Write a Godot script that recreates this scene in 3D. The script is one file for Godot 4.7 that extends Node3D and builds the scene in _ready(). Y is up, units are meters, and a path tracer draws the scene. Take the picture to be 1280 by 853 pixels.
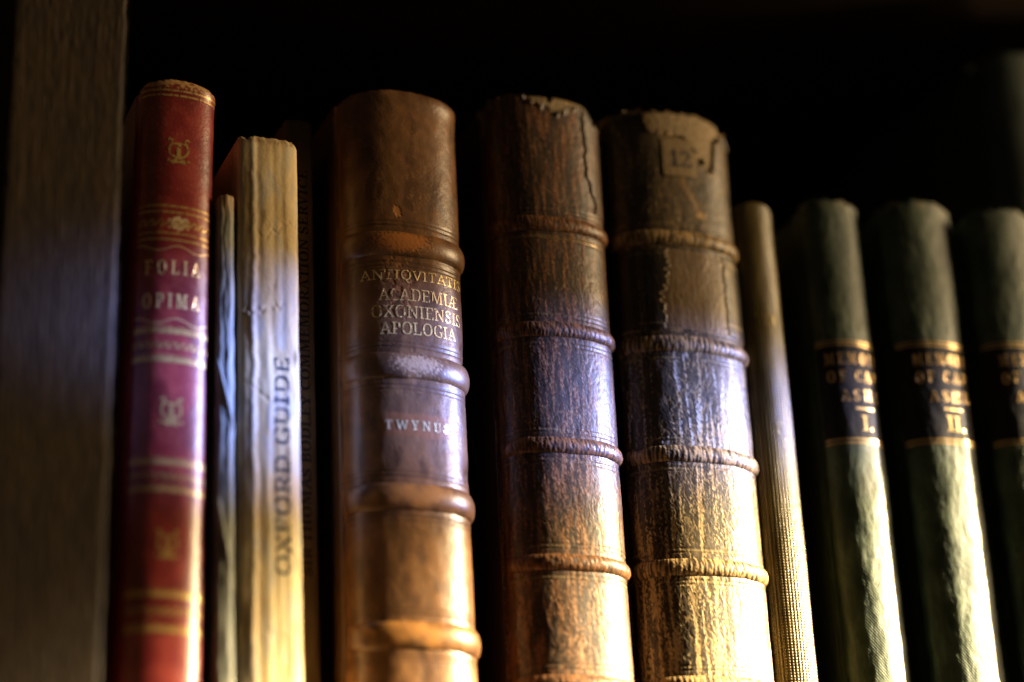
extends Node3D
# A row of old books on a dark wooden shelf, lit through a window on the right.
# Lengths named "mm" are millimetres on a book's back: s runs round the back from its middle, y up from the shelf.

var noise_a := FastNoiseLite.new()
var noise_b := FastNoiseLite.new()
var noise_c := FastNoiseLite.new()
var mats := {}
var serif: SystemFont
var serif_bold: SystemFont


func _ready() -> void:
	# ---- camera ----
	var cam := Camera3D.new()
	cam.name = "camera"
	var look_dir := Vector3(0.36099, 0.38268, -0.85044)
	var right := Vector3(0.92689, -0.04674, 0.37241)
	var up := right.cross(look_dir).normalized()
	cam.transform = Transform3D(Basis(right, up, -look_dir), Vector3(-0.2166, -0.0746, 0.5103))
	cam.fov = 17.08
	cam.near = 0.05
	cam.far = 20.0
	var lens := CameraAttributesPhysical.new()
	lens.frustum_focal_length = 79.92
	lens.exposure_aperture = 3.5
	lens.frustum_focus_distance = 0.600
	lens.frustum_near = 0.05
	lens.frustum_far = 20.0
	cam.attributes = lens
	add_child(cam)
	# ---- surroundings: an unlit room ----
	var env := Environment.new()
	env.background_mode = Environment.BG_COLOR
	env.background_color = Color(0.15, 0.13, 0.10)
	env.tonemap_mode = Environment.TONE_MAPPER_LINEAR
	env.tonemap_exposure = 1.0
	env.sdfgi_enabled = true
	env.ssao_enabled = true
	env.ssil_enabled = true
	var we := WorldEnvironment.new()
	we.name = "surroundings"
	we.environment = env
	add_child(we)
	# ---- light: low sun, blue skylight cut to a strip by added boards, and the soft glow of the room ----
	spot("sunbeam", Vector3(0.115, -0.03, 0), 68.0, 22.0, 2.0, Color(1.0, 0.90, 0.70), 105.0, 5.2, 0.85, 0.03)
	spot("skylight", Vector3(-0.025, 0.1415, 0), 68.0, 8.0, 2.0, Color(0.47, 0.60, 1.0), 32.0, 1.8, 0.65, 0.011)
	var fill := AreaLight3D.new()
	fill.name = "room_glow"
	fill.light_color = Color(1.0, 0.86, 0.65)
	fill.light_energy = 1.35
	fill.area_size = Vector2(0.25, 0.3)
	fill.shadow_enabled = true
	fill.area_range = 6.0
	var fdir := Vector3(sin(deg_to_rad(67)) * cos(deg_to_rad(14)), sin(deg_to_rad(14)), cos(deg_to_rad(67)) * cos(deg_to_rad(14)))
	fill.look_at_from_position(Vector3(0.02, 0.15, 0) + fdir * 1.1, Vector3(0.02, 0.15, 0), Vector3.UP)
	add_child(fill)

	noise_a.seed = 11
	noise_a.noise_type = FastNoiseLite.TYPE_SIMPLEX_SMOOTH
	noise_a.frequency = 1.0
	noise_a.fractal_type = FastNoiseLite.FRACTAL_FBM
	noise_a.fractal_octaves = 3
	noise_b.seed = 23
	noise_b.noise_type = FastNoiseLite.TYPE_SIMPLEX
	noise_b.frequency = 1.0
	noise_b.fractal_type = FastNoiseLite.FRACTAL_NONE
	noise_c.seed = 5
	noise_c.noise_type = FastNoiseLite.TYPE_CELLULAR
	noise_c.frequency = 1.0
	noise_c.cellular_return_type = FastNoiseLite.RETURN_DISTANCE2_SUB
	noise_c.fractal_type = FastNoiseLite.FRACTAL_NONE
	serif = SystemFont.new()
	serif.font_names = PackedStringArray(["Droid Serif"])
	serif_bold = SystemFont.new()
	serif_bold.font_names = PackedStringArray(["Droid Serif"])
	serif_bold.font_weight = 700
	make_materials()
	make_slit_boards()
	make_bookcase()
	make_red_book()
	make_pamphlet()
	make_guide()
	make_service_book()
	make_calf_book()
	make_dark_book()
	make_worn_book()
	make_pebbled_book()
	make_green_books()
	make_edge_books()


func spot(called: String, target: Vector3, az: float, el: float, dist: float, col: Color, energy: float, angle: float, soft: float, size: float) -> void:
	var l := SpotLight3D.new()
	l.name = called
	var dir := Vector3(sin(deg_to_rad(az)) * cos(deg_to_rad(el)), sin(deg_to_rad(el)), cos(deg_to_rad(az)) * cos(deg_to_rad(el)))
	l.light_color = col
	l.light_energy = energy
	l.spot_range = 8.0
	l.spot_attenuation = 2.0
	l.spot_angle = angle
	l.spot_angle_attenuation = soft
	l.light_size = size
	l.shadow_enabled = true
	l.look_at_from_position(target + dir * dist, target, Vector3.UP)
	add_child(l)


# ---------------------------------------------------------------- materials
func noise_tex(freq: float, oct: int, seed_: int, as_normal := false, strength := 4.0) -> NoiseTexture2D:
	var n := FastNoiseLite.new()
	n.seed = seed_
	n.frequency = freq
	n.fractal_octaves = oct
	n.noise_type = FastNoiseLite.TYPE_SIMPLEX_SMOOTH
	var t := NoiseTexture2D.new()
	t.width = 512
	t.height = 512
	t.seamless = true
	t.noise = n
	t.as_normal_map = as_normal
	t.bump_strength = strength
	return t


func mat(called: String, rough: float, spec := 0.5, normal: Texture2D = null, nscale := 0.5, tile := 40.0) -> StandardMaterial3D:
	var m := StandardMaterial3D.new()
	m.resource_name = called
	m.vertex_color_use_as_albedo = true
	m.roughness = rough
	m.metallic_specular = spec
	if normal:
		m.normal_enabled = true
		m.normal_texture = normal
		m.normal_scale = nscale
		m.uv1_triplanar = true
		m.uv1_scale = Vector3(tile, tile, tile)
	mats[called] = m
	return m


func make_materials() -> void:
	var grain := noise_tex(0.05, 4, 5, true, 5.0)
	mat("calf", 0.37, 0.5, grain, 0.16, 60.0)
	mat("old_leather", 0.43, 0.5, grain, 0.16, 90.0)
	mat("red_leather", 0.33, 0.58, grain, 0.25, 60.0)
	mat("paper", 0.62, 0.45, grain, 0.14, 40.0)
	mat("cloth", 0.50, 0.5, grain, 0.4, 70.0)
	mat("bead_cloth", 0.34, 0.5)
	mat("board", 0.6, 0.4, grain, 0.5, 40.0)
	mat("page", 0.9, 0.3)
	mat("ink", 0.7, 0.4)
	mat("print", 0.62, 0.32, grain, 0.4, 70.0)
	mat("wood", 0.62, 0.4)
	mat("worn_ink", 0.7, 0.4)
	var gold := mat("gilt", 0.34)
	gold.metallic = 0.35
	var worn := mat("worn_gilt", 0.36)
	worn.metallic = 0.35
	worn.transparency = BaseMaterial3D.TRANSPARENCY_ALPHA_SCISSOR
	worn.alpha_scissor_threshold = 0.5
	# flaked gold: clear where the noise runs low
	var n := FastNoiseLite.new()
	n.seed = 77
	n.frequency = 0.03
	n.fractal_octaves = 4
	var im := Image.create(256, 256, false, Image.FORMAT_RGBA8)
	for j in 256:
		for i in 256:
			var a := 2.0 * PI * i / 256.0
			var b := 2.0 * PI * j / 256.0
			var v := n.get_noise_3d(cos(a) * 60.0 + cos(b) * 25.0, sin(a) * 60.0, sin(b) * 60.0)
			im.set_pixel(i, j, Color(1, 1, 1, 1.0 if v > -0.26 else 0.0))
	worn.albedo_texture = ImageTexture.create_from_image(im)
	worn.uv1_triplanar = true
	worn.uv1_scale = Vector3(90, 90, 90)
	var wi: StandardMaterial3D = mats.worn_ink
	wi.transparency = BaseMaterial3D.TRANSPARENCY_ALPHA_SCISSOR
	wi.alpha_scissor_threshold = 0.5
	wi.albedo_texture = worn.albedo_texture
	wi.uv1_triplanar = true
	wi.uv1_scale = Vector3(55, 55, 55)


# ---------------------------------------------------------------- the back of a book
class Back:
	var w: float      # all in mm
	var b: float
	var top: float
	var half: float   # arc length from the middle to the hinge
	var flange: float = 5.0
	var table := PackedFloat32Array()
	var pts := PackedVector2Array()
	var nrm := PackedVector2Array()
	# a rounded back: the higher p, the flatter its front and the tighter its shoulders
	func _init(w_: float, b_: float, top_: float, p := 2.0) -> void:
		w = w_
		b = b_
		top = top_
		var e := 2.0 / p
		for i in 401:
			var t := i * PI / 800.0
			pts.append(Vector2(w * 0.5 * pow(sin(t), e), -b * (1.0 - pow(maxf(cos(t), 0.0), e))))
			table.append(0.0 if i == 0 else table[i - 1] + pts[i].distance_to(pts[i - 1]))
		for i in 401:
			var d := pts[mini(i + 1, 400)] - pts[maxi(i - 1, 0)]
			nrm.append(Vector2(-d.y, d.x).normalized())
		nrm[0] = Vector2(0, 1)
		nrm[400] = Vector2(1, 0)
		half = table[400]
	# point (x, z) in mm and outward normal for arc position s
	func at(s: float) -> Array:
		var a := absf(s)
		var side := 1.0 if s >= 0.0 else -1.0
		if a >= half:
			return [side * w * 0.5, -b - (a - half), side, 0.0]
		var hi := clampi(table.bsearch(a), 1, 400)
		var f := (a - table[hi - 1]) / maxf(table[hi] - table[hi - 1], 1e-6)
		var p := pts[hi - 1].lerp(pts[hi], f)
		var n := nrm[hi - 1].lerp(nrm[hi], f).normalized()
		return [side * p.x, p.y, side * n.x, n.y]
	func point(s: float, y: float, off: float) -> Vector3:
		var q := at(s)
		return Vector3(q[0] + q[2] * off, y, q[1] + q[3] * off) * 0.001


func commit(v: PackedVector3Array, c: PackedColorArray, idx: PackedInt32Array) -> ArrayMesh:
	var arr := []
	arr.resize(Mesh.ARRAY_MAX)
	arr[Mesh.ARRAY_VERTEX] = v
	arr[Mesh.ARRAY_COLOR] = c
	arr[Mesh.ARRAY_INDEX] = idx
	var st := SurfaceTool.new()
	st.create_from_arrays(arr)
	st.generate_normals()
	return st.commit()


func put(called: String, mesh: Mesh, m: Material, parent: Node3D, label := "") -> MeshInstance3D:
	var o := MeshInstance3D.new()
	o.name = called
	o.mesh = mesh
	o.material_override = m
	if label:
		o.set_meta("label", label)
	parent.add_child(o, true)
	return o


func thing(called: String, at: Vector3, label: String, category: String, group := "", lean := 0.0) -> Node3D:
	var o := Node3D.new()
	o.name = called
	o.position = at
	o.rotation.z = deg_to_rad(lean)
	o.set_meta("label", label)
	o.set_meta("category", category)
	if group:
		o.set_meta("group", group)
	add_child(o, true)
	return o


func grid_index(nu: int, nv: int) -> PackedInt32Array:
	var idx := PackedInt32Array()
	idx.resize((nu - 1) * (nv - 1) * 6)
	var k := 0
	for j in nv - 1:
		for i in nu - 1:
			var a := j * nu + i
			idx[k] = a
			idx[k + 1] = a + nu
			idx[k + 2] = a + 1
			idx[k + 3] = a + 1
			idx[k + 4] = a + nu
			idx[k + 5] = a + nu + 1
			k += 6
	return idx


# Sheet of leather, cloth or paper round the back. look(s, y) gives the colour in rgb and the height in mm in alpha; edge(s) the top.
func skin(bk: Back, look: Callable, y_fine: float, ds: float, dy: float, edge: Callable, s0 := NAN, s1 := NAN, y_low := 0.0, base := 0.0, curl := 0.0) -> ArrayMesh:
	var a := -bk.half - bk.flange if is_nan(s0) else s0
	var e := bk.half + bk.flange if is_nan(s1) else s1
	var nu := int(ceil((e - a) / ds)) + 1
	var rows := PackedFloat32Array()
	if y_low < y_fine - 0.01:
		var y := y_low
		while y < y_fine - 0.01:
			rows.append(y)
			y += 2.0
	var nf := int(ceil((bk.top - y_fine) / dy)) + 1
	for i in nf:
		rows.append(lerpf(y_fine, bk.top, float(i) / (nf - 1)))
	var nv := rows.size()
	var v := PackedVector3Array()
	var c := PackedColorArray()
	v.resize(nu * nv)
	c.resize(nu * nv)
	for i in nu:
		var s := lerpf(a, e, float(i) / (nu - 1))
		var q := bk.at(s)
		var ed: float = edge.call(s)
		var span := maxf(12.0, bk.top - ed + 4.0)
		for j in nv:
			var y := rows[j]
			if y > bk.top - span:   # squeeze the last rows under the torn or rounded edge
				y = lerpf(bk.top - span, ed, (y - bk.top + span) / span)
			var k: Color = look.call(s, y)
			var off := k.a + base
			var top_in := bk.top - rows[j]
			if curl > 0.0:
				if top_in < 3.0:
					off += curl * (1.0 - top_in / 3.0) * (1.0 - top_in / 3.0) * (0.5 + 0.9 * noise_b.get_noise_1d(s * 0.35 + 11.0))
			elif top_in < 0.8:
				off -= 0.5 * (1.0 - top_in / 0.8) * (1.0 - top_in / 0.8)
			v[j * nu + i] = Vector3(q[0] + q[2] * off, y, q[1] + q[3] * off) * 0.001
			k.a = 1.0
			c[j * nu + i] = k
	return commit(v, c, grid_index(nu, nv))


# Raised band: a cord under the leather
func band(bk: Back, look: Callable, yc: float, hw: float, high: float, ds := 0.3) -> ArrayMesh:
	var nu := int(ceil(bk.half * 2.0 / ds)) + 1
	var nv := 19
	var v := PackedVector3Array()
	var c := PackedColorArray()
	for j in nv:
		var q := -1.0 + 2.0 * j / (nv - 1)
		for i in nu:
			var s := lerpf(-bk.half, bk.half, float(i) / (nu - 1))
			var fade := clampf((bk.half - absf(s)) / 3.0, 0.0, 1.0)
			var wave := 0.25 * noise_a.get_noise_2d(s * 0.09, yc)
			var y := yc + q * hw + wave
			var k: Color = look.call(s, y, q)
			var off: float = high * sqrt(maxf(0.0, 1.0 - q * q)) * (0.35 + 0.65 * fade) + k.a - 0.25 * q * q
			v.append(bk.point(s, y, off))
			k.a = 1.0
			c.append(k)
	return commit(v, c, grid_index(nu, nv))


# Flat strip on the back between heights y0 and y1 (gilt line, label)
func strip(bk: Back, look: Callable, s0: float, s1: float, y0: float, y1: float, col: Color, off := 0.06, ds := 0.4, rows := 2, tilt := 0.0, wob := 0.0) -> ArrayMesh:
	var nu := int(ceil((s1 - s0) / ds)) + 1
	var v := PackedVector3Array()
	var c := PackedColorArray()
	for j in rows:
		for i in nu:
			var s := lerpf(s0, s1, float(i) / (nu - 1))
			var y := lerpf(y0, y1, float(j) / (rows - 1)) + tilt * s + wob * noise_b.get_noise_2d(s * 0.5, y0)
			var k: Color = look.call(s, y)
			v.append(bk.point(s, y, k.a + off))
			var n := 1.0 + 0.25 * noise_a.get_noise_2d(s * 0.8, y * 0.8)
			c.append(Color(col.r * n, col.g * n, col.b * n))
	return commit(v, c, grid_index(nu, rows))


# Ribbons drawn on the back: each line is [width, p0, p1, ...] in mm
func ribbons(bk: Back, look: Callable, lines: Array, sc: float, yc: float, scale: float, col: Color, off := 0.09) -> ArrayMesh:
	var v := PackedVector3Array()
	var c := PackedColorArray()
	var idx := PackedInt32Array()
	for ln in lines:
		var hw: float = ln[0] * 0.5 * scale
		for k in range(1, ln.size()):
			var p: Vector2 = ln[k] * scale
			var before: Vector2 = ln[maxi(1, k - 1)] * scale
			var after: Vector2 = ln[mini(ln.size() - 1, k + 1)] * scale
			var side := (after - before).normalized().orthogonal() * hw
			for sgn in [-1.0, 1.0]:
				var q: Vector2 = p + side * sgn + Vector2(sc, yc)
				var h: Color = look.call(q.x, q.y)
				v.append(bk.point(q.x, q.y, h.a + off))
				c.append(col)
			if k > 1:
				var a := v.size() - 4
				idx.append_array(PackedInt32Array([a, a + 1, a + 2, a + 2, a + 1, a + 3]))
	return commit(v, c, idx)


# Lettering bent round the back. turned: reads from the foot upwards.
func letters(bk: Back, look: Callable, text: String, font: Font, sc: float, yc: float, wide: float, cap: float, col: Color, turned := false, off := 0.10, slope := 0.0) -> ArrayMesh:
	var tm := TextMesh.new()
	tm.text = text
	tm.font = font
	tm.font_size = 64
	tm.pixel_size = 0.01
	tm.depth = 0.0
	tm.curve_step = 1.0
	var arr := tm.get_mesh_arrays()
	var pts: PackedVector3Array = arr[Mesh.ARRAY_VERTEX]
	var nrm: PackedVector3Array = arr[Mesh.ARRAY_NORMAL]
	var ix: PackedInt32Array = arr[Mesh.ARRAY_INDEX] if arr[Mesh.ARRAY_INDEX] != null else PackedInt32Array(range(pts.size()))
	var lo := Vector2(INF, INF)
	var hi := -lo
	for p in pts:
		lo = lo.min(Vector2(p.x, p.y))
		hi = hi.max(Vector2(p.x, p.y))
	var v := PackedVector3Array()
	var c := PackedColorArray()
	var idx := PackedInt32Array()
	# cut long triangles so that the letters follow the curve
	for t in range(0, ix.size() - 2, 3):
		if nrm[ix[t]].z < 0.5:
			continue
		var tri := []
		for k in 3:
			var p := pts[ix[t + k]]
			var a := (p.x - (lo.x + hi.x) * 0.5) / (hi.x - lo.x) * wide
			var b := (p.y - (lo.y + hi.y) * 0.5) / (hi.y - lo.y) * cap
			tri.append(Vector2(sc - b, yc + a) if turned else Vector2(sc + a, yc + b + slope * a))
		for p in tri:
			var h: Color = look.call(p.x, p.y)
			idx.append(v.size())
			v.append(bk.point(p.x, p.y, h.a + off))
			c.append(col)
	return commit(v, c, idx)


# ---------------------------------------------------------------- boxes with bevelled edges
func bevel_box(lo: Vector3, hi: Vector3, bev: float, col: Color) -> ArrayMesh:
	var v := PackedVector3Array()
	var c := PackedColorArray()
	var idx := PackedInt32Array()
	var ctr := (lo + hi) * 0.5
	var h := (hi - lo) * 0.5
	var sub := func(pts: Array) -> void:
		var n: Vector3 = (pts[1] - pts[0]).cross(pts[2] - pts[0])
		var mid := Vector3.ZERO
		for p in pts:
			mid += p
		if n.dot(mid) > 0.0:
			pts.reverse()
		var a := v.size()
		for p in pts:
			v.append(ctr + p)
			c.append(col)
		for k in range(1, pts.size() - 1):
			idx.append_array(PackedInt32Array([a, a + k, a + k + 1]))
	for ax in 3:
		var b1 := (ax + 1) % 3
		var b2 := (ax + 2) % 3
		for s in [-1.0, 1.0]:
			var q := []
			for k in [[-1, -1], [1, -1], [1, 1], [-1, 1]]:
				var p := Vector3.ZERO
				p[ax] = s * h[ax]
				p[b1] = k[0] * (h[b1] - bev)
				p[b2] = k[1] * (h[b2] - bev)
				q.append(p)
			sub.call(q)
			for s2 in [-1.0, 1.0]:   # edge between face ax and face b1
				var e := []
				for k in [[0, -1], [0, 1], [1, 1], [1, -1]]:
					var p := Vector3.ZERO
					p[ax] = s * (h[ax] - (bev if k[0] else 0.0))
					p[b1] = s2 * (h[b1] - (0.0 if k[0] else bev))
					p[b2] = k[1] * (h[b2] - bev)
					e.append(p)
				sub.call(e)
	for sx in [-1.0, 1.0]:
		for sy in [-1.0, 1.0]:
			for sz in [-1.0, 1.0]:
				sub.call([Vector3(sx * h.x, sy * (h.y - bev), sz * (h.z - bev)), Vector3(sx * (h.x - bev), sy * h.y, sz * (h.z - bev)), Vector3(sx * (h.x - bev), sy * (h.y - bev), sz * h.z)])
	return commit(v, c, idx)


func boards(t: Node3D, bk: Back, col: Color, m: Material, thick: float, deep: float, tall: float, start := 4.0) -> void:
	var z1 := (-bk.b - start) * 0.001
	var z0 := -deep * 0.001
	for side in [-1.0, 1.0]:
		var x0: float = side * (bk.w * 0.5 - thick)
		var x1: float = side * (bk.w * 0.5 + 0.15)
		put("cover", bevel_box(Vector3(minf(x0, x1) * 0.001, 0.0, z0), Vector3(maxf(x0, x1) * 0.001, tall * 0.001, z1), 0.0005, col), m, t)
	var px := (bk.w * 0.5 - thick - 0.05) * 0.001
	put("page_block", bevel_box(Vector3(-px, 0.003, z0 + 0.003), Vector3(px, tall * 0.001 - 0.003, -bk.b * 0.001 * 0.55), 0.0002, Color(0.5, 0.42, 0.28)), mats.page, t)


func flat_top(_s: float, top: float) -> float:
	return top


func mixc(a: Color, b: Color, f: float) -> Color:
	return a.lerp(b, clampf(f, 0.0, 1.0))


func bump(x: float, c: float, w: float) -> float:
	var d := (x - c) / w
	return exp(-d * d)


# ---------------------------------------------------------------- setting
func make_slit_boards() -> void:
	# added unseen boards at the right; their gap cuts skylight to a band
	var az := deg_to_rad(68.0)
	var dir := Vector3(sin(az), 0, cos(az))
	var t := thing("added_slit_boards", Vector3(-0.025 + dir.x * 1.2 * cos(deg_to_rad(8)), -0.8, dir.z * 1.2 * cos(deg_to_rad(8))), "added unseen wooden shutter with a narrow gap between its boards", "shutter")
	t.rotation.y = az
	var col := Color(0.03, 0.02, 0.012)
	# books' y .118-.165 seen from the light at y .42, six tenths of the way to it
	# the free strip falls a little to the right
	var low := put("lower_board", bevel_box(Vector3(-0.2, -1.0, -0.01), Vector3(0.2, -0.0088, 0.01), 0.003, col), mats.wood, t)
	var high := put("upper_board", bevel_box(Vector3(-0.2, 0.0082, -0.01), Vector3(0.2, 0.055, 0.01), 0.003, col), mats.wood, t)
	for o in [low, high]:
		o.position = Vector3(0, 0.8 + 0.3070, 0)
		o.rotation.z = deg_to_rad(-19.0)
	for s in [-1.0, 1.0]:
		put("mask_post", bevel_box(Vector3(s * 0.2225 - 0.0125, 0.0, 0.011), Vector3(s * 0.2225 + 0.0125, 0.8 + 0.40, 0.03), 0.003, col), mats.wood, t)


func wood_panel(lo: Vector3, hi: Vector3) -> ArrayMesh:
	return bevel_box(lo, hi, 0.002, Color(0.03, 0.019, 0.01))


func make_bookcase() -> void:
	var t := thing("bookcase", Vector3(0, 0, 0), "dark oak bookcase with an upright post beside the red book", "bookcase")
	put("shelf", wood_panel(Vector3(-0.1105, -0.025, -0.25), Vector3(0.2615, 0.0, 0.03)), mats.wood, t)
	put("upper_shelf", wood_panel(Vector3(-0.1105, 0.303, -0.25), Vector3(0.2615, 0.328, 0.012)), mats.wood, t)
	put("upright", wood_panel(Vector3(0.262, -0.3, -0.25), Vector3(0.29, 0.6, 0.022)), mats.wood, t)
	put("back_panel", wood_panel(Vector3(-0.6, -0.3, -0.27), Vector3(0.5, 0.6, -0.252)), mats.wood, t)
	put("shelf", wood_panel(Vector3(-0.6, -0.025, -0.25), Vector3(-0.1405, 0.0, 0.03)), mats.wood, t)
	# the upright: its worn front is a fine sheet with grain and scratches
	var nu := 150
	var nv := 500
	var v := PackedVector3Array()
	var c := PackedColorArray()
	var x0 := -0.1388
	var x1 := -0.1110
	var dark := Color(0.024, 0.014, 0.006)
	var light := Color(0.060, 0.036, 0.018)
	for j in nv:
		var y := lerpf(0.02, 0.30, float(j) / (nv - 1))
		for i in nu:
			# profile: left side, rounded edge, front, worn rounded right edge, right side
			var u := lerpf(-12.0, 39.8, float(i) / (nu - 1))   # mm along the profile, front is 0..29
			var p := Vector2(x0, 0.02)
			var n := Vector2(0, 1)
			var chip := 0.35 * noise_a.get_noise_1d(y * 90.0 + 7.0)
			if u < 0.0:
				p = Vector2(x0, 0.02 + u * 0.001)
				n = Vector2(-1, 0)
			elif u > 27.8:
				p = Vector2(x1, 0.02 - (u - 27.8) * 0.001)
				n = Vector2(1, 0)
			else:
				p = Vector2(x0 + u * 0.001, 0.02)
				var er := 1.6 + chip
				var dr := 27.8 - u
				if dr < er:
					p.y -= (er - dr) * (er - dr) / er * 0.0006
				if u < 0.8:
					p.y -= (0.8 - u) * (0.8 - u) * 0.0005
			var g1 := noise_a.get_noise_2d(u * 1.5 + 1.2 * noise_b.get_noise_2d(u * 0.03, y * 6.0), y * 14.0)
			var g2 := noise_b.get_noise_2d(u * 3.1, y * 60.0)
			var g3 := noise_a.get_noise_2d(u * 0.06, y * 14.0 + 40.0)
			var h := 0.10 * g1 + 0.05 * g2
			var pore := smoothstep(0.35, 0.6, noise_b.get_noise_2d(u * 2.2 + 50.0, y * 110.0))
			h -= 0.12 * pore
			# scratches
			var sc := bump(u - 14.0 + (y - 0.156) * 620.0, 0.0, 0.35) * smoothstep(0.149, 0.152, y) * (1.0 - smoothstep(0.163, 0.167, y))
			h -= 0.06 * sc
			var k := dark.lerp(light, clampf(0.45 + 1.0 * g1 + 0.5 * g2 + 0.4 * g3, 0.0, 1.0))
			k = k.lerp(Color(0.02, 0.012, 0.006), pore * 0.7)
			v.append(Vector3(p.x + n.x * h * 0.001 + (y - 0.06) * 0.016, y, p.y + n.y * h * 0.001))
			c.append(k)
	put("upright", commit(v, c, grid_index(nu, nv)), mats.wood, t)
	var core := put("upright_core", bevel_box(Vector3(x0 + 0.0006, -0.36, -0.25), Vector3(x1 - 0.0006, 0.54, 0.0185), 0.001, dark), mats.wood, t)
	core.position.y = 0.06
	core.rotation.z = -0.016


const GOLD := Color(0.80, 0.56, 0.22)
const OLD_GOLD := Color(0.52, 0.33, 0.11)


func lyre() -> Array:
	var out := []
	for s in [-1.0, 1.0]:
		out.append([0.55, Vector2(s * 2.5, 2.6), Vector2(s * 2.2, 3.1), Vector2(s * 1.7, 2.9), Vector2(s * 1.6, 2.2), Vector2(s * 2.0, 1.3), Vector2(s * 2.3, 0.2), Vector2(s * 2.0, -0.9), Vector2(s * 1.2, -1.6), Vector2(0, -1.9)])
		out.append([0.35, Vector2(s * 0.35, 1.7), Vector2(s * 0.35, -1.5)])
		out.append([0.5, Vector2(s * 1.9, -3.2), Vector2(s * 1.0, -2.6), Vector2(0, -2.0)])
		out.append([0.7, Vector2(s * 2.6, -2.5), Vector2(s * 2.2, -2.9)])
	out.append([0.35, Vector2(0, 1.8), Vector2(0, -1.6)])
	out.append([0.4, Vector2(-1.5, 1.7), Vector2(0, 1.95), Vector2(1.5, 1.7)])
	out.append([0.7, Vector2(-1.7, -3.3), Vector2(0, -2.9), Vector2(1.7, -3.3)])
	return out


# ---------------------------------------------------------------- the books
func look_red(s: float, y: float) -> Color:
	var n := noise_a.get_noise_2d(s * 0.12, y * 0.1)
	var f := noise_a.get_noise_2d(s * 1.4 + 9.0, y * 1.1)
	var k := mixc(Color(0.20, 0.020, 0.022), Color(0.30, 0.040, 0.034), 0.5 + n)
	k = mixc(k, Color(0.10, 0.012, 0.012), smoothstep(0.1, 0.5, noise_b.get_noise_2d(s * 0.07 + 3.0, y * 0.03)) * 0.5)
	var rub := smoothstep(0.32, 0.5, f + 0.25 * n)
	k = mixc(k, Color(0.36, 0.13, 0.07), rub * 0.5)
	# rubbed head and the bare patch on the first gilt panel
	var head := smoothstep(214.8, 216.5, y + 1.5 * noise_a.get_noise_2d(s * 0.6, 3.0))
	k = mixc(k, Color(0.48, 0.28, 0.11), head * smoothstep(-0.25, 0.1, noise_a.get_noise_2d(s * 0.7, y * 0.9) + (y - 217.0) * 0.25))
	var bare := smoothstep(0.9, 0.75, Vector2((s - 0.2) / 3.2, (y - 177.2) / 2.2).length() + 0.5 * noise_a.get_noise_2d(s * 0.8, y * 0.8))
	k = mixc(k, Color(0.62, 0.47, 0.3), bare)
	var h := 0.05 * n + 0.03 * f - 0.06 * bare
	if absf(s) > 12.2:
		h -= 0.9 * bump(absf(s), 14.8, 1.3)
	# the joint is rubbed
	k = mixc(k, Color(0.30, 0.06, 0.022), bump(absf(s), 12.7, 1.2) * 0.7)
	h += 0.25 * smoothstep(214.0, 217.0, y)
	return Color(k.r, k.g, k.b, h)


func make_red_book() -> void:
	var bk := Back.new(19.6, 5.6, 218.7, 2.2)
	var t := thing("book", Vector3(-0.0930, 0, 0), "tall slim red leather book with gilt lyres beside the wooden upright", "book", "", -0.95)
	var edge := func(s: float) -> float: return 218.7 - 0.012 * s * s + 0.35 * noise_a.get_noise_1d(s * 0.5)
	put("spine", skin(bk, look_red, 50.0, 0.3, 0.3, edge), mats.red_leather, t)
	boards(t, bk, Color(0.16, 0.02, 0.014), mats.red_leather, 2.4, 150.0, 218.0)
	for y in [215.4, 214.0, 182.0, 180.3, 174.4, 172.6]:
		put("gilt_line", strip(bk, look_red, -11.6, 11.6, y - 0.28, y + 0.28, OLD_GOLD), mats.worn_gilt, t)
	for y in [147.6, 139.9, 113.0, 106.0, 79.8, 71.2]:
		put("gilt_line", strip(bk, look_red, -11.6, 11.6, y - 0.75, y + 0.55, OLD_GOLD), mats.worn_gilt, t)
		put("gilt_line", strip(bk, look_red, -11.6, 11.6, y + 0.9, y + 1.15, OLD_GOLD), mats.worn_gilt, t)
	for y in [177.2, 143.7, 109.4, 75.6]:
		var lines := []
		for i in range(-5, 6):
			var x := i * 2.2
			lines.append([0.45, Vector2(x - 0.9, 0.0), Vector2(x - 0.3, 0.75), Vector2(x + 0.4, 0.5), Vector2(x + 0.3, -0.2), Vector2(x - 0.2, -0.8), Vector2(x + 0.9, -0.6), Vector2(x + 1.3, 0.0)])
		put("gilt_ornament", ribbons(bk, look_red, lines, 0.0, y, 1.0, OLD_GOLD), mats.worn_gilt, t)
	for y in [170.2, 150.2]:
		var dots := []
		for i in range(-12, 13):
			var x := i * 0.88
			var yy := 0.75 * sin(x * 0.62 + 1.5)
			dots.append([0.5, Vector2(x - 0.2, yy - 0.12), Vector2(x + 0.2, yy + 0.12)])
		put("beaded_wave", ribbons(bk, look_red, dots, 0.0, y, 1.0, GOLD), mats.gilt, t)
	put("lettering", letters(bk, look_red, "F O L I A", serif_bold, -1.0, 164.9, 14.4, 4.0, GOLD, false, 0.1, 0.04), mats.gilt, t)
	put("lettering", letters(bk, look_red, "O P I M A", serif_bold, -1.1, 155.7, 14.8, 4.0, GOLD, false, 0.1, 0.04), mats.gilt, t)
	for y in [198.0, 126.3, 92.3]:
		put("gilt_lyre", ribbons(bk, look_red, lyre(), -0.5, y, 1.08, OLD_GOLD), mats.worn_gilt, t)


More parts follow.
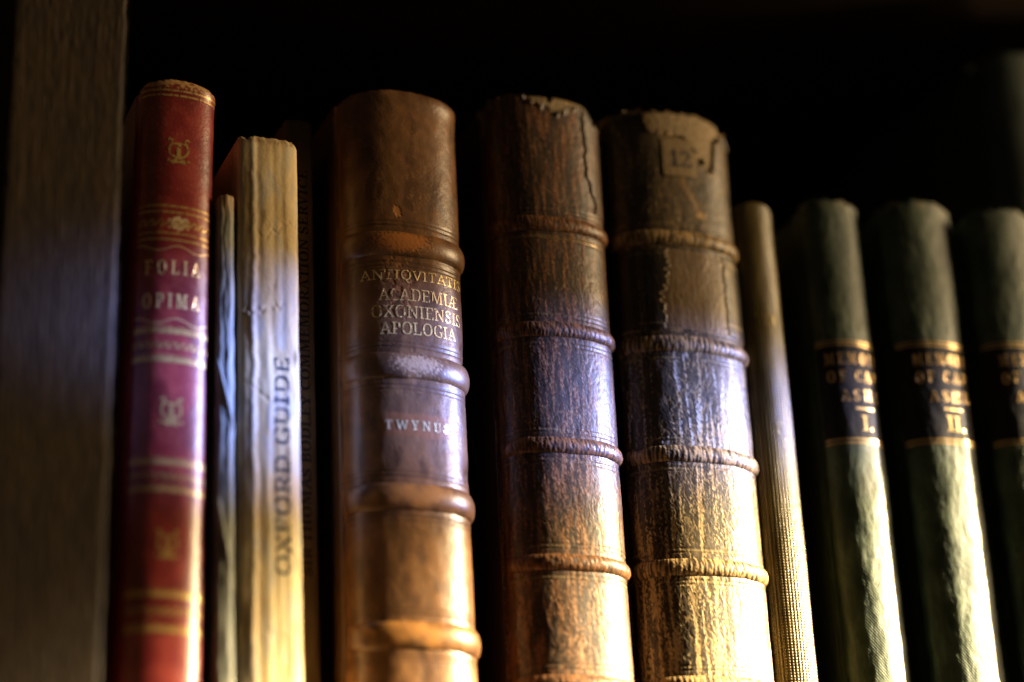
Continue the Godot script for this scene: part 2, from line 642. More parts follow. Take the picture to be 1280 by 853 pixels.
func look_pamphlet(s: float, y: float) -> Color:
	var n := noise_a.get_noise_2d(s * 0.25, y * 0.07)
	var r := 0.18 * bump(s, 0.7 + 0.8 * noise_a.get_noise_1d(y * 0.06), 0.45) - 0.14 * bump(s, -0.6 + 0.9 * noise_a.get_noise_1d(y * 0.05 + 30.0), 0.35)
	var crease := bump(s - 0.0 + (y - 132.0) * 0.22, 0.0, 0.35) * smoothstep(120.0, 124.0, y) * (1.0 - smoothstep(140.0, 144.0, y))
	crease += bump(s + 0.3 + (y - 95.0) * 0.17, 0.0, 0.35) * smoothstep(84.0, 88.0, y) * (1.0 - smoothstep(102.0, 107.0, y))
	var k := mixc(Color(0.17, 0.18, 0.155), Color(0.28, 0.285, 0.24), 0.5 + n)
	k = mixc(k, Color(0.36, 0.24, 0.12), smoothstep(179.0, 187.0, y + 4.0 * n))
	return Color(k.r, k.g, k.b, r + 0.25 * n + 0.4 * crease)


func make_pamphlet() -> void:
	var bk := Back.new(4.4, 1.2, 188.4, 2.3)
	var t := thing("pamphlet", Vector3(-0.0773, 0, -0.001), "thin creased grey paper pamphlet between the red book and the cream guide", "booklet")
	var edge := func(s: float) -> float: return 188.0 + 0.7 * noise_a.get_noise_1d(s * 0.5 + 2.0) - 0.05 * (s - 0.5) * (s - 0.5)
	put("spine", skin(bk, look_pamphlet, 50.0, 0.25, 0.4, edge), mats.paper, t)
	boards(t, bk, Color(0.3, 0.3, 0.26), mats.paper, 0.6, 140.0, 187.5, 3.0)


func look_guide(s: float, y: float) -> Color:
	var n := noise_a.get_noise_2d(s * 0.10, y * 0.035)
	var f := noise_a.get_noise_2d(s * 0.8, y * 0.5 + 80.0)
	var wa := 0.7 * noise_a.get_noise_1d(y * 0.035) + 0.3 * noise_a.get_noise_1d(y * 0.16)
	var wb := 0.9 * noise_a.get_noise_1d(y * 0.03 + 50.0)
	var wc := 0.5 * noise_a.get_noise_1d(y * 0.05 + 90.0)
	var h := 0.24 * bump(s, -4.4 + wa, 0.9) - 0.14 * bump(s, -3.0 + wa, 0.8)
	var low := 1.0 - smoothstep(150.0, 165.0, y)
	h += 0.12 * low * bump(s, -0.7 + wb, 0.8) - 0.1 * bump(s, 0.8 + wb, 0.8) + 0.14 * (0.3 + 0.7 * low) * bump(s, 5.0 + wc, 1.0) - 0.08 * bump(s, 3.4 + wc, 0.8)
	h += 0.16 * n + 0.025 * f
	# cross creases
	h -= 0.25 * bump(y, 157.0 + 0.25 * s + 0.8 * noise_b.get_noise_1d(s * 0.4), 0.7) * smoothstep(5.0, 1.0, s)
	for q in [Vector3(178.0, 0.5, 2.0), Vector3(132.0, -0.45, -2.0), Vector3(99.0, 0.35, 3.0), Vector3(71.0, -0.3, 0.0)]:
		h -= 0.14 * bump(y, q.x + q.y * s + 1.2 * noise_b.get_noise_1d(s * 0.35 + q.x), 0.45) * bump(s, q.z, 5.0)
	h += 0.5 * bump(s, 7.2, 0.7) * bump(y, 144.0, 2.2)
	var k := mixc(Color(0.56, 0.40, 0.19), Color(0.72, 0.56, 0.30), 0.5 + 1.1 * n + 0.3 * f)
	k = mixc(k, Color(0.28, 0.17, 0.07), smoothstep(0.25, 0.5, noise_a.get_noise_2d(s * 0.35 + 20.0, y * 0.05)) * 0.6)
	k = mixc(k, Color(0.50, 0.46, 0.38), smoothstep(0.02, 0.3, noise_a.get_noise_2d(s * 0.16 + 90.0, y * 0.045)) * 0.6)
	k = mixc(k, Color(0.30, 0.19, 0.09), bump(s, -3.1 + wa, 0.35) * 0.6)
	k = mixc(k, Color(0.75, 0.66, 0.5), bump(s, -4.4 + wa, 0.5) * 0.5 * smoothstep(-0.1, 0.3, f + 0.3))
	# dirt along the head fold
	k = mixc(k, Color(0.25, 0.14, 0.06), smoothstep(202.8, 204.5, y + 0.8 * f) * smoothstep(0.0, 0.25, noise_a.get_noise_2d(s * 0.9, y * 0.6) + 0.2) * 0.7)
	return Color(k.r, k.g, k.b, h)


func make_guide() -> void:
	var bk := Back.new(16.0, 2.2, 205.9, 2.4)
	var t := thing("book", Vector3(-0.0661, 0, 0), "cream paper-covered guide with wrinkled spine and dark lettering running upwards", "book")
	var edge := func(s: float) -> float: return 205.6 + 0.35 * noise_a.get_noise_1d(s * 0.8 + 9.0) - 1.2 * bump(s, 8.2, 1.3) - 0.8 * bump(s, -6.0, 1.2)
	put("spine", skin(bk, look_guide, 50.0, 0.25, 0.35, edge), mats.paper, t)
	boards(t, bk, Color(0.42, 0.29, 0.14), mats.paper, 1.0, 140.0, 205.2, 4.0)
	put("lettering", letters(bk, look_guide, "OXFORD GUIDE", serif, 2.9, 115.0, 57.0, 3.9, Color(0.035, 0.04, 0.055), true, 0.12), mats.worn_ink, t)


func look_service(s: float, y: float) -> Color:
	var n := noise_a.get_noise_2d(s * 0.3, y * 0.06)
	var k := mixc(Color(0.07, 0.04, 0.016), Color(0.10, 0.06, 0.026), 0.5 + n)
	return Color(k.r, k.g, k.b, 0.1 * n + 0.03 * noise_a.get_noise_2d(s * 2.0, y * 2.0))


func make_service_book() -> void:
	var bk := Back.new(7.9, 0.8, 218.9)
	var t := thing("book", Vector3(-0.0543, 0, -0.012), "thin dark brown book set back beside the cream guide, black lettering running upwards", "book")
	var edge := func(s: float) -> float: return 218.9 - 0.02 * s * s
	put("spine", skin(bk, look_service, 50.0, 0.4, 0.6, edge), mats.cloth, t)
	boards(t, bk, Color(0.075, 0.043, 0.018), mats.cloth, 1.6, 130.0, 218.5)
	put("lettering", letters(bk, look_service, "SIR THOMAS BODLEY COMMEMORATION SERVICE", serif_bold, 0.9, 147.0, 113.0, 2.7, Color(0.008, 0.006, 0.004), true, 0.1), mats.ink, t)


const CALF_BANDS := [215.0, 179.5, 144.8, 109.4, 73.4, 37.4]


func look_calf(s: float, y: float) -> Color:
	var n := noise_a.get_noise_2d(s * 0.06, y * 0.035 + 8.0)
	var v := noise_a.get_noise_2d(s * 0.22, y * 0.16)
	var f := noise_a.get_noise_2d(s * 1.6, y * 1.3 + 40.0)
	var k := mixc(Color(0.105, 0.05, 0.022), Color(0.22, 0.105, 0.042), 0.5 + 0.9 * n + 0.35 * v)
	k = mixc(k, Color(0.07, 0.032, 0.016), smoothstep(0.15, 0.5, noise_a.get_noise_2d(s * 0.14 + 60.0, y * 0.06)) * 0.6)
	# scuffs
	var scuff := smoothstep(0.42, 0.58, f + 0.45 * v)
	k = mixc(k, Color(0.36, 0.18, 0.075), scuff * 0.55)
	var h := 0.16 * n + 0.05 * v + 0.015 * f
	# fine upright creases of the skin
	var cr := absf(noise_b.get_noise_2d(s * 0.9 + 1.5 * noise_b.get_noise_2d(s * 0.2, y * 0.1), y * 0.11))
	h -= 0.05 * smoothstep(0.12, 0.0, cr) * smoothstep(-0.2, 0.2, noise_a.get_noise_2d(s * 0.1, y * 0.05 + 33.0))
	# blind lines beside the bands
	for yb in [179.5, 144.8, 109.4, 73.4]:
		var d := absf(y - yb)
		if d < 9.0:
			var g := bump(d, 5.3, 0.28) + 0.8 * bump(d, 6.5, 0.22)
			h -= 0.16 * g
			k = mixc(k, Color(0.055, 0.025, 0.012), g * 0.55)
	# torn scrap above the first band, bare brown flecks round the title
	var tear := smoothstep(1.0, 0.7, Vector2((s + 3.8) / 1.3, (y - 189.0 + s * 0.5 + 1.9) / 1.9).length() + 0.4 * f)
	k = mixc(k, Color(0.46, 0.2, 0.06), tear)
	h -= 0.15 * tear
	var flake := bump(s, -5.0, 4.5) * bump(y, 167.0, 9.0)
	var fl := smoothstep(0.18, 0.4, noise_a.get_noise_2d(s * 0.55 + 5.0, y * 0.5) + 0.32 * flake - 0.2) * smoothstep(0.1, 0.4, flake)
	k = mixc(k, Color(0.34, 0.14, 0.05), fl * 0.8)
	h -= 0.12 * fl
	# russet panel behind the author's name
	var nm := smoothstep(1.0, 0.82, maxf(absf(s - 1.6) / 11.0, absf(y - 128.6) / 3.4) + 0.15 * v)
	k = mixc(k, Color(0.27, 0.10, 0.035), nm * 0.75)
	# nicks on the far side of the back
	for q in [Vector3(17.0, 153.0, 1.5), Vector3(17.0, 118.0, 1.7), Vector3(17.5, 150.0, 1.2)]:
		h -= 0.9 * bump(s, q.x, 2.0) * bump(y, q.y, q.z)
	# joints rubbed to bare brown
	k = mixc(k, Color(0.30, 0.12, 0.035), bump(absf(s), 22.3, 1.6) * (0.55 + 0.4 * v))
	if absf(s) > 21.8:
		h -= 0.8 * bump(absf(s), 24.6, 1.2)
	if y > 219.0:   # head band swelling
		h += 0.3 * bump(y, 223.2, 2.2)
	return Color(k.r, k.g, k.b, h)


func look_calf_band(s: float, y: float, q: float) -> Color:
	var k := look_calf(s, y)
	var n := noise_a.get_noise_2d(s * 0.16, y * 0.2 + 5.0)
	var f := noise_a.get_noise_2d(s * 1.1, y * 1.1)
	var rub := 0.0
	if y > 172.0:
		rub = bump(s, -3.0, 8.0) * bump(q, 0.1, 0.9)
		rub = smoothstep(0.35, 0.6, rub + 0.5 * f)
		k = mixc(k, Color(0.40, 0.15, 0.04), rub)
	elif y > 138.0:
		rub = smoothstep(0.55, 0.85, bump(s, 0.0, 9.0) * bump(q, 0.1, 1.0) + 0.6 * f)
		k = mixc(k, Color(0.52, 0.34, 0.19), rub * 0.8)
	else:
		rub = smoothstep(0.15, 1.0, bump(s, -2.0, 13.0) * bump(q, 0.1, 0.9) + 0.6 * n + 0.25 * f)
		k = mixc(k, Color(0.40, 0.185, 0.05), rub * 0.85)
	return Color(k.r, k.g, k.b, -0.08 * rub * (0.5 + f) + 0.02 * f)


func make_calf_book() -> void:
	var bk := Back.new(33.0, 10.4, 225.7, 2.25)
	var t := thing("book", Vector3(-0.0271, 0, 0), "thick smooth brown calf book with raised bands and a gilt Latin title", "book")
	var edge := func(s: float) -> float: return 225.6 - 0.0035 * s * s + 0.25 * noise_a.get_noise_1d(s * 0.3)
	put("spine", skin(bk, look_calf, 50.0, 0.25, 0.25, edge), mats.calf, t)
	boards(t, bk, Color(0.12, 0.055, 0.022), mats.calf, 3.0, 155.0, 226.0)
	for y in [179.5, 144.8, 109.4, 73.4, 37.4]:
		put("raised_band", band(bk, look_calf_band, y, 3.7, 1.35), mats.calf, t)
	var rows := [["ANTIQVITATIS", 0.9, 170.2, 30.5, 3.7], ["ACADEMIÆ", 2.2, 165.0, 23.5, 3.5], ["OXONIENSIS", 1.8, 160.2, 26.5, 3.5], ["APOLOGIA", 1.6, 155.5, 22.0, 3.5]]
	for r in rows:
		put("lettering", letters(bk, look_calf, r[0], serif, r[1], r[2], r[3], r[4], Color(0.92, 0.66, 0.24), false, 0.12, 0.03), mats.worn_gilt, t)
	put("lettering", letters(bk, look_calf, "T W Y N U S", serif_bold, 0.0, 128.5, 17.5, 2.6, Color(0.80, 0.66, 0.36), false, 0.12, 0.01), mats.gilt, t)


func streaks(s: float, y: float, off: float) -> float:
	# ridged upright cracks
	var w := s * 0.42 + 1.1 * noise_b.get_noise_2d(s * 0.12, y * 0.06 + off) + 0.25 * noise_b.get_noise_2d(s * 0.5, y * 0.3 + off)
	return 1.0 - absf(noise_b.get_noise_2d(w, y * 0.022 + off)) * 2.0


# net of fine cracks, drawn out upwards: 1 on a crack
func crackle(s: float, y: float, off: float) -> float:
	var c := noise_c.get_noise_2d(s * 0.75 + 0.35 * noise_b.get_noise_2d(s * 0.4, y * 0.2), y * 0.15 + off)
	return smoothstep(-0.86, -0.97, c) * smoothstep(-0.35, 0.15, noise_a.get_noise_2d(s * 0.09, y * 0.05 + off))


func look_dark(s: float, y: float) -> Color:
	var n := noise_a.get_noise_2d(s * 0.07, y * 0.05 + 100.0)
	var f := noise_a.get_noise_2d(s * 1.3, y * 0.8 + 130.0)
	var st := noise_a.get_noise_2d(s * 0.55, y * 0.055 + 160.0)
	var cr := streaks(s, y, 200.0)
	var k := mixc(Color(0.026, 0.017, 0.012), Color(0.070, 0.043, 0.028), 0.5 + 0.8 * n + 0.5 * f)
	# how much tan each compartment gets, more in the lower ones
	var tanned := 0.06
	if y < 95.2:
		tanned = 0.22
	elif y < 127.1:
		tanned = 0.16
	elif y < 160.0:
		tanned = 0.10
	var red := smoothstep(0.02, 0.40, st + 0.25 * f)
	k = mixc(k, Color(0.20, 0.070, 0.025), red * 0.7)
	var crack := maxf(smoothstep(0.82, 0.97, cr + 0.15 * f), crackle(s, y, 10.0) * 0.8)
	k = mixc(k, Color(0.36, 0.18, 0.08), crack * (0.3 + tanned))
	var wear := smoothstep(0.18, 0.42, st * 0.6 + 0.6 * f + tanned * bump(s, 1.0, 14.0) - 0.12)
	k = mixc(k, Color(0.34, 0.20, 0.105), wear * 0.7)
	var h := 0.14 * n + 0.018 * f + 0.025 * st - 0.06 * crack - 0.03 * wear
	# blistered surface
	h += 0.035 * noise_a.get_noise_2d(s * 0.5, y * 0.4 + 300.0)
	# blind and gilt lines beside the bands
	for yb in [191.3, 160.0, 127.1, 95.2, 63.5]:
		var d := absf(y - yb)
		if d < 7.0:
			h -= 0.14 * bump(d, 3.6, 0.25) + 0.12 * bump(d, 4.8, 0.25)
			k = mixc(k, Color(0.30, 0.22, 0.10), 0.5 * bump(d, 4.2, 0.28) * smoothstep(-0.2, 0.3, f + n))
	# the split that runs down the head
	if y > 197.0:
		var x0 := 9.2 + 0.5 * noise_b.get_noise_1d(y * 0.2) + (3.0 * smoothstep(211.0, 199.0, y))
		var split := bump(s, x0, 0.3)
		h -= 0.7 * split
		if s > x0:
			h += 0.25
			k = mixc(k, Color(0.11, 0.078, 0.052), 0.4)
	if absf(s) > 21.1:
		h -= 0.7 * bump(absf(s), 23.9, 1.3)
	k = mixc(k, Color(0.20, 0.075, 0.025), bump(absf(s), 21.5, 1.3) * 0.5)
	return Color(k.r, k.g, k.b, h)


func look_dark_band(s: float, y: float, q: float) -> Color:
	var f := noise_a.get_noise_2d(s * 1.1, y * 0.9 + 9.0)
	var g := noise_b.get_noise_2d(s * 1.5, y * 0.25)
	var k := mixc(Color(0.05, 0.03, 0.018), Color(0.26, 0.11, 0.042), 0.45 + 0.9 * g)
	return Color(k.r, k.g, k.b, 0.08 * g + 0.10 * f)


func look_lining(s: float, y: float) -> Color:
	var rib := 0.5 + 0.5 * sin(s * TAU / 0.95 + 0.6 * noise_b.get_noise_2d(s * 0.5, y * 0.4))
	var f := noise_a.get_noise_2d(s * 0.6, y * 0.5 + 20.0)
	var k := mixc(Color(0.12, 0.075, 0.035), Color(0.44, 0.32, 0.16), 0.2 + 0.6 * rib + 0.6 * f)
	return Color(k.r, k.g, k.b, 0.14 * rib + 0.1 * f)


func make_dark_book() -> void:
	var bk := Back.new(32.8, 10.0, 231.2, 2.25)
	var t := thing("book", Vector3(0.0162, 0, 0), "dark crackled leather book with a torn head beside the smooth brown one", "book")
	var edge := func(s: float) -> float:
		var e := 228.6 + 1.3 * noise_a.get_noise_1d(s * 0.35) + 0.8 * noise_b.get_noise_1d(s * 1.1)
		e += 2.2 * smoothstep(-6.0, -9.0, s) - 3.4 * smoothstep(11.0, 14.5, s) - 3.4 * bump(s, 1.0, 2.6) - 1.5 * bump(s, -4.0, 0.8) + 1.0 * bump(s, 8.0, 1.6)
		return minf(e, 231.0)
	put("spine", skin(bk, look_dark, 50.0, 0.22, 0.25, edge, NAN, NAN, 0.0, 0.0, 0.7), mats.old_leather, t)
	var lt := Back.new(32.8, 10.0, 231.2, 2.25)
	var ledge := func(s: float) -> float: return 231.2 - 0.004 * s * s - 6.0 * smoothstep(11.5, 14.5, s) - 1.8 * bump(s, -1.0, 0.7) + 0.25 * noise_b.get_noise_1d(s * 2.0)
	put("spine_lining", skin(lt, look_lining, 205.0, 0.2, 0.3, ledge, -12.0, 15.0, 204.0, -1.0), mats.paper, t)
	boards(t, bk, Color(0.06, 0.035, 0.02), mats.old_leather, 3.0, 155.0, 231.5)
	for y in [191.3, 160.0, 127.1, 95.2, 63.5, 31.5]:
		put("raised_band", band(bk, look_dark_band, y, 2.3, 1.15), mats.old_leather, t)
	for y in [186.9, 187.6]:
		put("gilt_line", strip(bk, look_dark, -14.0, 12.0, y - 0.12, y + 0.12, Color(0.3, 0.2, 0.08), 0.05), mats.worn_gilt, t)


# where the leather of the head is gone on the worn book: the height of the torn line
func worn_tear(s: float) -> float:
	var y := 232.0
	if s > -11.5:
		y = lerpf(231.5, 226.0, smoothstep(-11.5, -9.5, s))
	if s > -9.5:
		y = lerpf(226.0, 224.3, clampf((s + 9.5) / 10.0, 0.0, 1.0))
	if s > 0.5:
		y = lerpf(224.3, 214.0, clampf((s - 0.5) / 9.0, 0.0, 1.0))
	if s > 9.5:
		y = lerpf(214.0, 226.5, smoothstep(9.5, 13.5, s))
	if s > 13.5:
		y = lerpf(226.5, 230.5, smoothstep(13.5, 18.0, s))
	return y + 1.0 * noise_a.get_noise_1d(s * 0.4) + 0.6 * noise_b.get_noise_1d(s * 1.2)


func look_worn(s: float, y: float) -> Color:
	var n := noise_a.get_noise_2d(s * 0.07, y * 0.045 + 400.0)
	var f := noise_a.get_noise_2d(s * 1.2, y * 0.7 + 430.0)
	var st := noise_a.get_noise_2d(s * 0.5, y * 0.035 + 460.0)
	var cr := streaks(s, y, 500.0)
	var k := mixc(Color(0.022, 0.016, 0.010), Color(0.068, 0.047, 0.027), 0.5 + 0.8 * n + 0.5 * f)
	# bare, tan leather: little at the head, more and more towards the foot
	var bare := 0.0
	if y < 96.6:
		bare = 0.34
	elif y < 128.0:
		bare = 0.10 + 0.2 * bump(y, 108.0, 6.0)
	elif y < 160.0:
		bare = 0.06 + 0.45 * bump(s, 6.0, 9.0) * bump(y, 133.0, 8.0)
	else:
		bare = -0.15
	var wear := smoothstep(0.12, 0.34, st * 0.75 + 0.4 * f + bare * 0.8 - 0.12)
	var tan := mixc(Color(0.42, 0.27, 0.115), Color(0.58, 0.43, 0.22), 0.5 + f)
	if y > 128.0 and y < 158.0:
		tan = mixc(tan, Color(0.5, 0.46, 0.38), smoothstep(-0.1, 0.2, noise_a.get_noise_2d(s * 0.15, y * 0.08 + 610.0)))
	k = mixc(k, tan, wear * 0.92)
	var crack := maxf(smoothstep(0.84, 0.97, cr + 0.12 * f), crackle(s, y, 60.0) * 0.9)
	k = mixc(k, Color(0.42, 0.28, 0.11), crack * 0.5 * (1.0 - wear))
	k = mixc(k, Color(0.05, 0.032, 0.016), crack * 0.6 * wear)
	var h := 0.16 * n + 0.018 * f + 0.025 * st - 0.06 * crack - 0.05 * wear
	h += 0.035 * noise_a.get_noise_2d(s * 0.5, y * 0.4 + 330.0)
	for yb in [192.0, 160.0, 128.0, 96.6, 65.0]:
		var d := absf(y - yb)
		if d < 7.0:
			h -= 0.14 * bump(d, 3.8, 0.25) + 0.1 * bump(d, 4.9, 0.25)
			k = mixc(k, Color(0.38, 0.27, 0.11), 0.55 * bump(d, 4.3, 0.35) * smoothstep(-0.2, 0.25, f + n))
	# the old title piece, most of it worn away: what is left lies a little higher
	if y > 164.5 and y < 188.5:
		var l0 := -8.2 + 1.6 * noise_a.get_noise_1d(y * 0.14 + 70.0) + 0.7 * noise_b.get_noise_1d(y * 0.6) + 0.12 * (y - 176.0)
		var l1 := 10.8 + 0.7 * noise_a.get_noise_1d(y * 0.16 + 90.0) + 0.4 * noise_b.get_noise_1d(y * 0.7)
		if s < l0 or s > l1:
			h += 0.32
			var e := minf(absf(s - l0), absf(s - l1))
			k = mixc(k, Color(0.022, 0.016, 0.011), 0.85)
			k = mixc(k, Color(0.46, 0.33, 0.14), bump(e, 0.0, 0.28) * 0.75)
			if s < l0 and s > -18.0:   # its gilt frame
				k = mixc(k, Color(0.4, 0.27, 0.1), (bump(s, -15.4, 0.25) + bump(s, -14.5, 0.2) + bump(y, 187.0, 0.25) + bump(y, 166.0, 0.25)) * 0.6 * smoothstep(-0.3, 0.2, f))
			if s > l1 and s < 18.0:
				k = mixc(k, Color(0.5, 0.36, 0.15), (bump(s, 14.4, 0.3) + bump(y, 186.6, 0.3) + bump(y, 168.0, 0.3) + 0.8 * bump(s, 12.4, 0.8) * bump(y, 183.5, 1.6)) * 0.7)
		else:
			k = mixc(k, Color(0.17, 0.108, 0.06), 0.75 + 0.3 * st)
			k = mixc(k, Color(0.24, 0.15, 0.065), smoothstep(0.1, 0.5, noise_a.get_noise_2d(s * 0.6, y * 0.09 + 700.0)) * 0.6)
	# head compartment: rubbed leather with a bare run below the ticket and a dark hole by the corner
	if y > 195.0:
		k = mixc(k, Color(0.13, 0.085, 0.045), 0.15 + 0.4 * n)
		var run := bump(s, -1.5 + (212.0 - y) * 0.5 + 0.6 * noise_b.get_noise_1d(y * 0.3), 0.9) * smoothstep(197.0, 200.0, y) * (1.0 - smoothstep(209.0, 213.0, y))
		k = mixc(k, Color(0.36, 0.22, 0.08), run * 0.55)
		var spot_ := bump(s, 4.5, 1.2) * bump(y, 200.0, 0.8)
		k = mixc(k, Color(0.55, 0.32, 0.1), spot_ * 0.9)
		var gap := y - worn_tear(s)
		k = mixc(k, Color(0.42, 0.27, 0.11), bump(gap, -0.5, 0.6) * 0.8)
	if absf(s) > 24.4:
		h -= 0.7 * bump(absf(s), 27.1, 1.3)
	k = mixc(k, Color(0.17, 0.085, 0.03), bump(absf(s), 24.8, 1.4) * 0.5)
	return Color(k.r, k.g, k.b, h)


func look_worn_band(s: float, y: float, q: float) -> Color:
	var f := noise_a.get_noise_2d(s * 1.1, y * 0.9 + 39.0)
	var g := noise_b.get_noise_2d(s * 1.1, y * 0.15 + 20.0)
	var k := mixc(Color(0.05, 0.032, 0.018), Color(0.20, 0.11, 0.045), 0.4 + 0.7 * g)
	var rub := smoothstep(-0.15, 0.25, g + 0.5 * f)
	k = mixc(k, Color(0.50, 0.34, 0.15), rub * 0.8)
	return Color(k.r, k.g, k.b, 0.07 * g + 0.09 * f)


func make_worn_book() -> void:
	var bk := Back.new(38.0, 11.5, 232.8, 2.25)
	var t := thing("book", Vector3(0.0552, 0, 0), "badly worn dark leather book with tan patches and a numbered paper ticket", "book")
	var edge := func(s: float) -> float: return minf(232.0 - 0.0025 * maxf(s, 0.0) * maxf(s, 0.0), worn_tear(s)) - 0.9 * bump(s, -19.0, 2.0) - 3.5 * smoothstep(15.0, 20.0, s)
	put("spine", skin(bk, look_worn, 50.0, 0.22, 0.25, edge, NAN, NAN, 0.0, 0.0, 0.8), mats.old_leather, t)
	var ledge := func(s: float) -> float: return 232.6 - 0.003 * s * s - 3.0 * smoothstep(13.0, 18.5, s) + 0.55 * noise_b.get_noise_1d(s * 1.1) + 0.8 * noise_a.get_noise_1d(s * 0.25 + 31.0)
	put("spine_lining", skin(bk, look_lining, 206.0, 0.2, 0.3, ledge, -13.0, 18.5, 205.0, -1.0), mats.paper, t)
	boards(t, bk, Color(0.05, 0.032, 0.018), mats.old_leather, 3.0, 160.0, 233.0)
	for y in [192.0, 160.0, 128.0, 96.6, 65.0, 33.0]:
		put("raised_band", band(bk, look_worn_band, y, 2.4, 1.1), mats.old_leather, t)
	var tk := put("paper_ticket", strip(bk, look_worn, -6.0, 4.4, 211.4, 223.2, Color(0.22, 0.15, 0.068), 0.32, 0.3, 24, 0.02), mats.paper, t, "small tan paper ticket printed 12")
	put("lettering", letters(bk, look_worn, "12", serif_bold, -0.8, 217.0, 7.0, 5.4, Color(0.04, 0.046, 0.05), false, 0.42, 0.02), mats.worn_ink, tk)


func look_bead(s: float, y: float) -> Color:
	var a := sin((s * 0.85 + y) * TAU / 1.6)
	var b := sin((s * 0.85 - y) * TAU / 1.6)
	var n := noise_a.get_noise_2d(s * 0.15, y * 0.04 + 600.0)
	var f := noise_a.get_noise_2d(s * 1.5, y * 1.5 + 640.0)
	var bead := maxf(0.0, a * b)
	var worn := smoothstep(150.0, 185.0, y + 25.0 * n)
	var k := mixc(Color(0.07, 0.05, 0.014), Color(0.135, 0.098, 0.03), 0.5 + n + 0.4 * f)
	k = mixc(k, Color(0.2, 0.15, 0.055), bead * 0.35)
	return Color(k.r, k.g, k.b, 0.32 * bead * (1.0 - 0.55 * worn) + 0.12 * n + 0.04 * f)


func make_pebbled_book() -> void:
	var bk := Back.new(13.1, 4.6, 209.2)
	var t := thing("book", Vector3(0.0801, 0, -0.004), "slim olive gold book in beaded cloth between worn leather and green volumes", "book")
	var edge := func(s: float) -> float: return 209.0 - 0.03 * s * s + 0.3 * noise_a.get_noise_1d(s * 0.6 + 4.0)
	put("spine", skin(bk, look_bead, 50.0, 0.2, 0.22, edge), mats.bead_cloth, t)
	boards(t, bk, Color(0.12, 0.085, 0.025), mats.bead_cloth, 2.0, 140.0, 209.0)
	put("lettering", letters(bk, look_bead, "VIII", serif, -0.8, 172.0, 6.5, 3.4, Color(0.30, 0.22, 0.09), false, 0.12), mats.worn_gilt, t)
	var loops := []
	for r in [1.0, 1.7]:
		var ln := [0.3]
		for i in 13:
			var a := PI * 0.3 + i * PI * 1.4 / 12.0
			ln.append(Vector2(cos(a) * r * 0.8, sin(a) * r * 1.5))
		loops.append(ln)
	put("tooled_loop", ribbons(bk, look_bead, loops, 0.6, 139.0, 1.0, Color(0.24, 0.18, 0.07), 0.14), mats.bead_cloth, t)


func look_green(s: float, y: float) -> Color:
	var n := noise_a.get_noise_2d(s * 0.09, y * 0.05 + green_seed)
	var m := noise_a.get_noise_2d(s * 0.3, y * 0.14 + green_seed * 1.7)
	var f := noise_a.get_noise_2d(s * 1.8, y * 1.6 + green_seed)
	var rib := sin((s * 0.9 + y * 0.75) * TAU / 0.75)
	var k := mixc(Color(0.026, 0.044, 0.030), Color(0.072, 0.102, 0.068), 0.5 + 0.9 * n + 0.7 * m)
	k = mixc(k, Color(0.022, 0.03, 0.016), smoothstep(0.1, 0.45, m - 0.2 * n) * 0.5)
	# rubbed head
	k = mixc(k, Color(0.24, 0.2, 0.11), smoothstep(207.5, 211.0, y + 1.5 * f) * smoothstep(-0.1, 0.3, m + f * 0.5) * 0.7)
	var h := 0.19 * n + 0.085 * m + 0.02 * f + 0.03 * rib
	if absf(s) > green_half - 0.5:
		h -= 0.9 * bump(absf(s), green_half + 2.4, 1.2)
	return Color(k.r, k.g, k.b, h)


var green_seed := 0.0
var green_half := 15.0


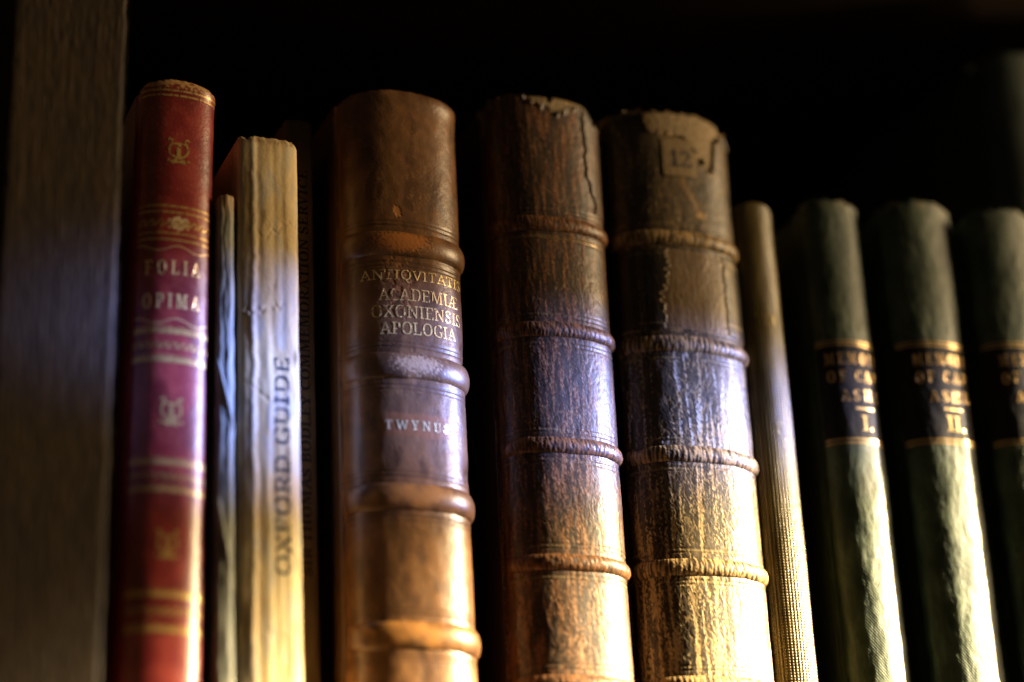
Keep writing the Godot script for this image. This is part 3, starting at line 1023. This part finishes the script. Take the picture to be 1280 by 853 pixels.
func make_green_books() -> void:
	var vols := [
		[Vector3(0.1052, 0, 0.0), 19.0, 6.2, 211.4, "I.", "green cloth volume numbered I., set back beside the olive gold book", 0.2],
		[Vector3(0.1302, 0, 0.006), 24.4, 7.4, 211.7, "II.", "green cloth volume numbered II. between its two matching volumes", 0.0],
		[Vector3(0.1549, 0, 0.012), 24.0, 7.4, 209.8, "III.", "green cloth volume numbered III. beside the tall dark book", 0.0],
	]
	for i in 3:
		var a: Array = vols[i]
		var bk := Back.new(a[1], a[2], a[3], 2.0)
		green_seed = 800.0 + 131.0 * i
		green_half = bk.half
		var t := thing("book", a[0], a[5], "book", "green cloth volumes of one set", a[6])
		var top: float = a[3]
		var edge := func(s: float) -> float: return top - 0.3 - 0.006 * s * s + 1.3 * noise_a.get_noise_1d(s * 0.2 + 50.0 * i) + 0.5 * noise_b.get_noise_1d(s * 0.9 + i)
		put("spine", skin(bk, look_green, 50.0, 0.22, 0.22, edge), mats.cloth, t)
		boards(t, bk, Color(0.05, 0.06, 0.032), mats.cloth, 2.4, 145.0, top - 3.0)
		var e := bk.half - 1.0
		var tp := put("title_panel", strip(bk, look_green, -e, e, 137.6, 165.2, Color(0.012, 0.012, 0.016), 0.05, 0.4, 60), mats.print, t, "black title panel lettered in gold")
		for y in [166.6, 165.5, 137.2, 136.0]:
			put("gilt_line", strip(bk, look_green, -e, e, y - 0.25, y + 0.25, OLD_GOLD, 0.07), mats.gilt, t)
		var c: float = [1.4, 1.0, 1.0][i]
		var rows := [["M E M O I R S", c - 0.3, 161.4, 20.0], ["O F   C A P T", c - 0.3, 156.0, 19.5], ["A S H E", c - 0.3, 150.2, 13.0]]
		for r in rows:
			put("lettering", letters(bk, look_green, r[0], serif_bold, r[1], r[2], r[3], 3.4, Color(0.62, 0.40, 0.15), false, 0.12, 0.03), mats.gilt, tp)
		put("gilt_line", strip(bk, look_green, c - 3.0, c + 3.0, 145.9, 146.6, GOLD, 0.12), mats.gilt, tp)
		put("lettering", letters(bk, look_green, a[4], serif_bold, c + 0.3, 142.0, [3.6, 5.8, 7.6][i], 4.6, GOLD, false, 0.12), mats.gilt, tp)


func look_tall(s: float, y: float) -> Color:
	var n := noise_a.get_noise_2d(s * 0.1, y * 0.05 + 1300.0)
	var k := mixc(Color(0.02, 0.03, 0.024), Color(0.035, 0.05, 0.04), 0.5 + n)
	return Color(k.r, k.g, k.b, 0.15 * n)


func look_pale(s: float, y: float) -> Color:
	var n := noise_a.get_noise_2d(s * 0.1, y * 0.05 + 1500.0)
	var k := mixc(Color(0.4, 0.33, 0.25), Color(0.5, 0.42, 0.33), 0.5 + n)
	return Color(k.r, k.g, k.b, 0.15 * n)


func make_edge_books() -> void:
	var bk := Back.new(30.0, 9.0, 276.0)
	var t := thing("book", Vector3(0.1845, 0, -0.005), "tall dark green book rising behind the third green volume", "book")
	var edge := func(s: float) -> float: return 276.0 - 0.004 * s * s
	put("spine", skin(bk, look_tall, 50.0, 0.8, 0.8, edge), mats.cloth, t)
	boards(t, bk, Color(0.028, 0.042, 0.034), mats.cloth, 2.6, 170.0, 276.0)
	var b2 := Back.new(20.0, 7.0, 171.0)
	var t2 := thing("book", Vector3(-0.1508, 0, 0.004), "pale vellum book on the far side of the wooden upright", "book")
	var edge2 := func(s: float) -> float: return 171.0 - 0.004 * s * s
	put("spine", skin(b2, look_pale, 50.0, 0.8, 0.8, edge2), mats.paper, t2)
	boards(t2, b2, Color(0.42, 0.35, 0.26), mats.paper, 2.0, 120.0, 170.5)
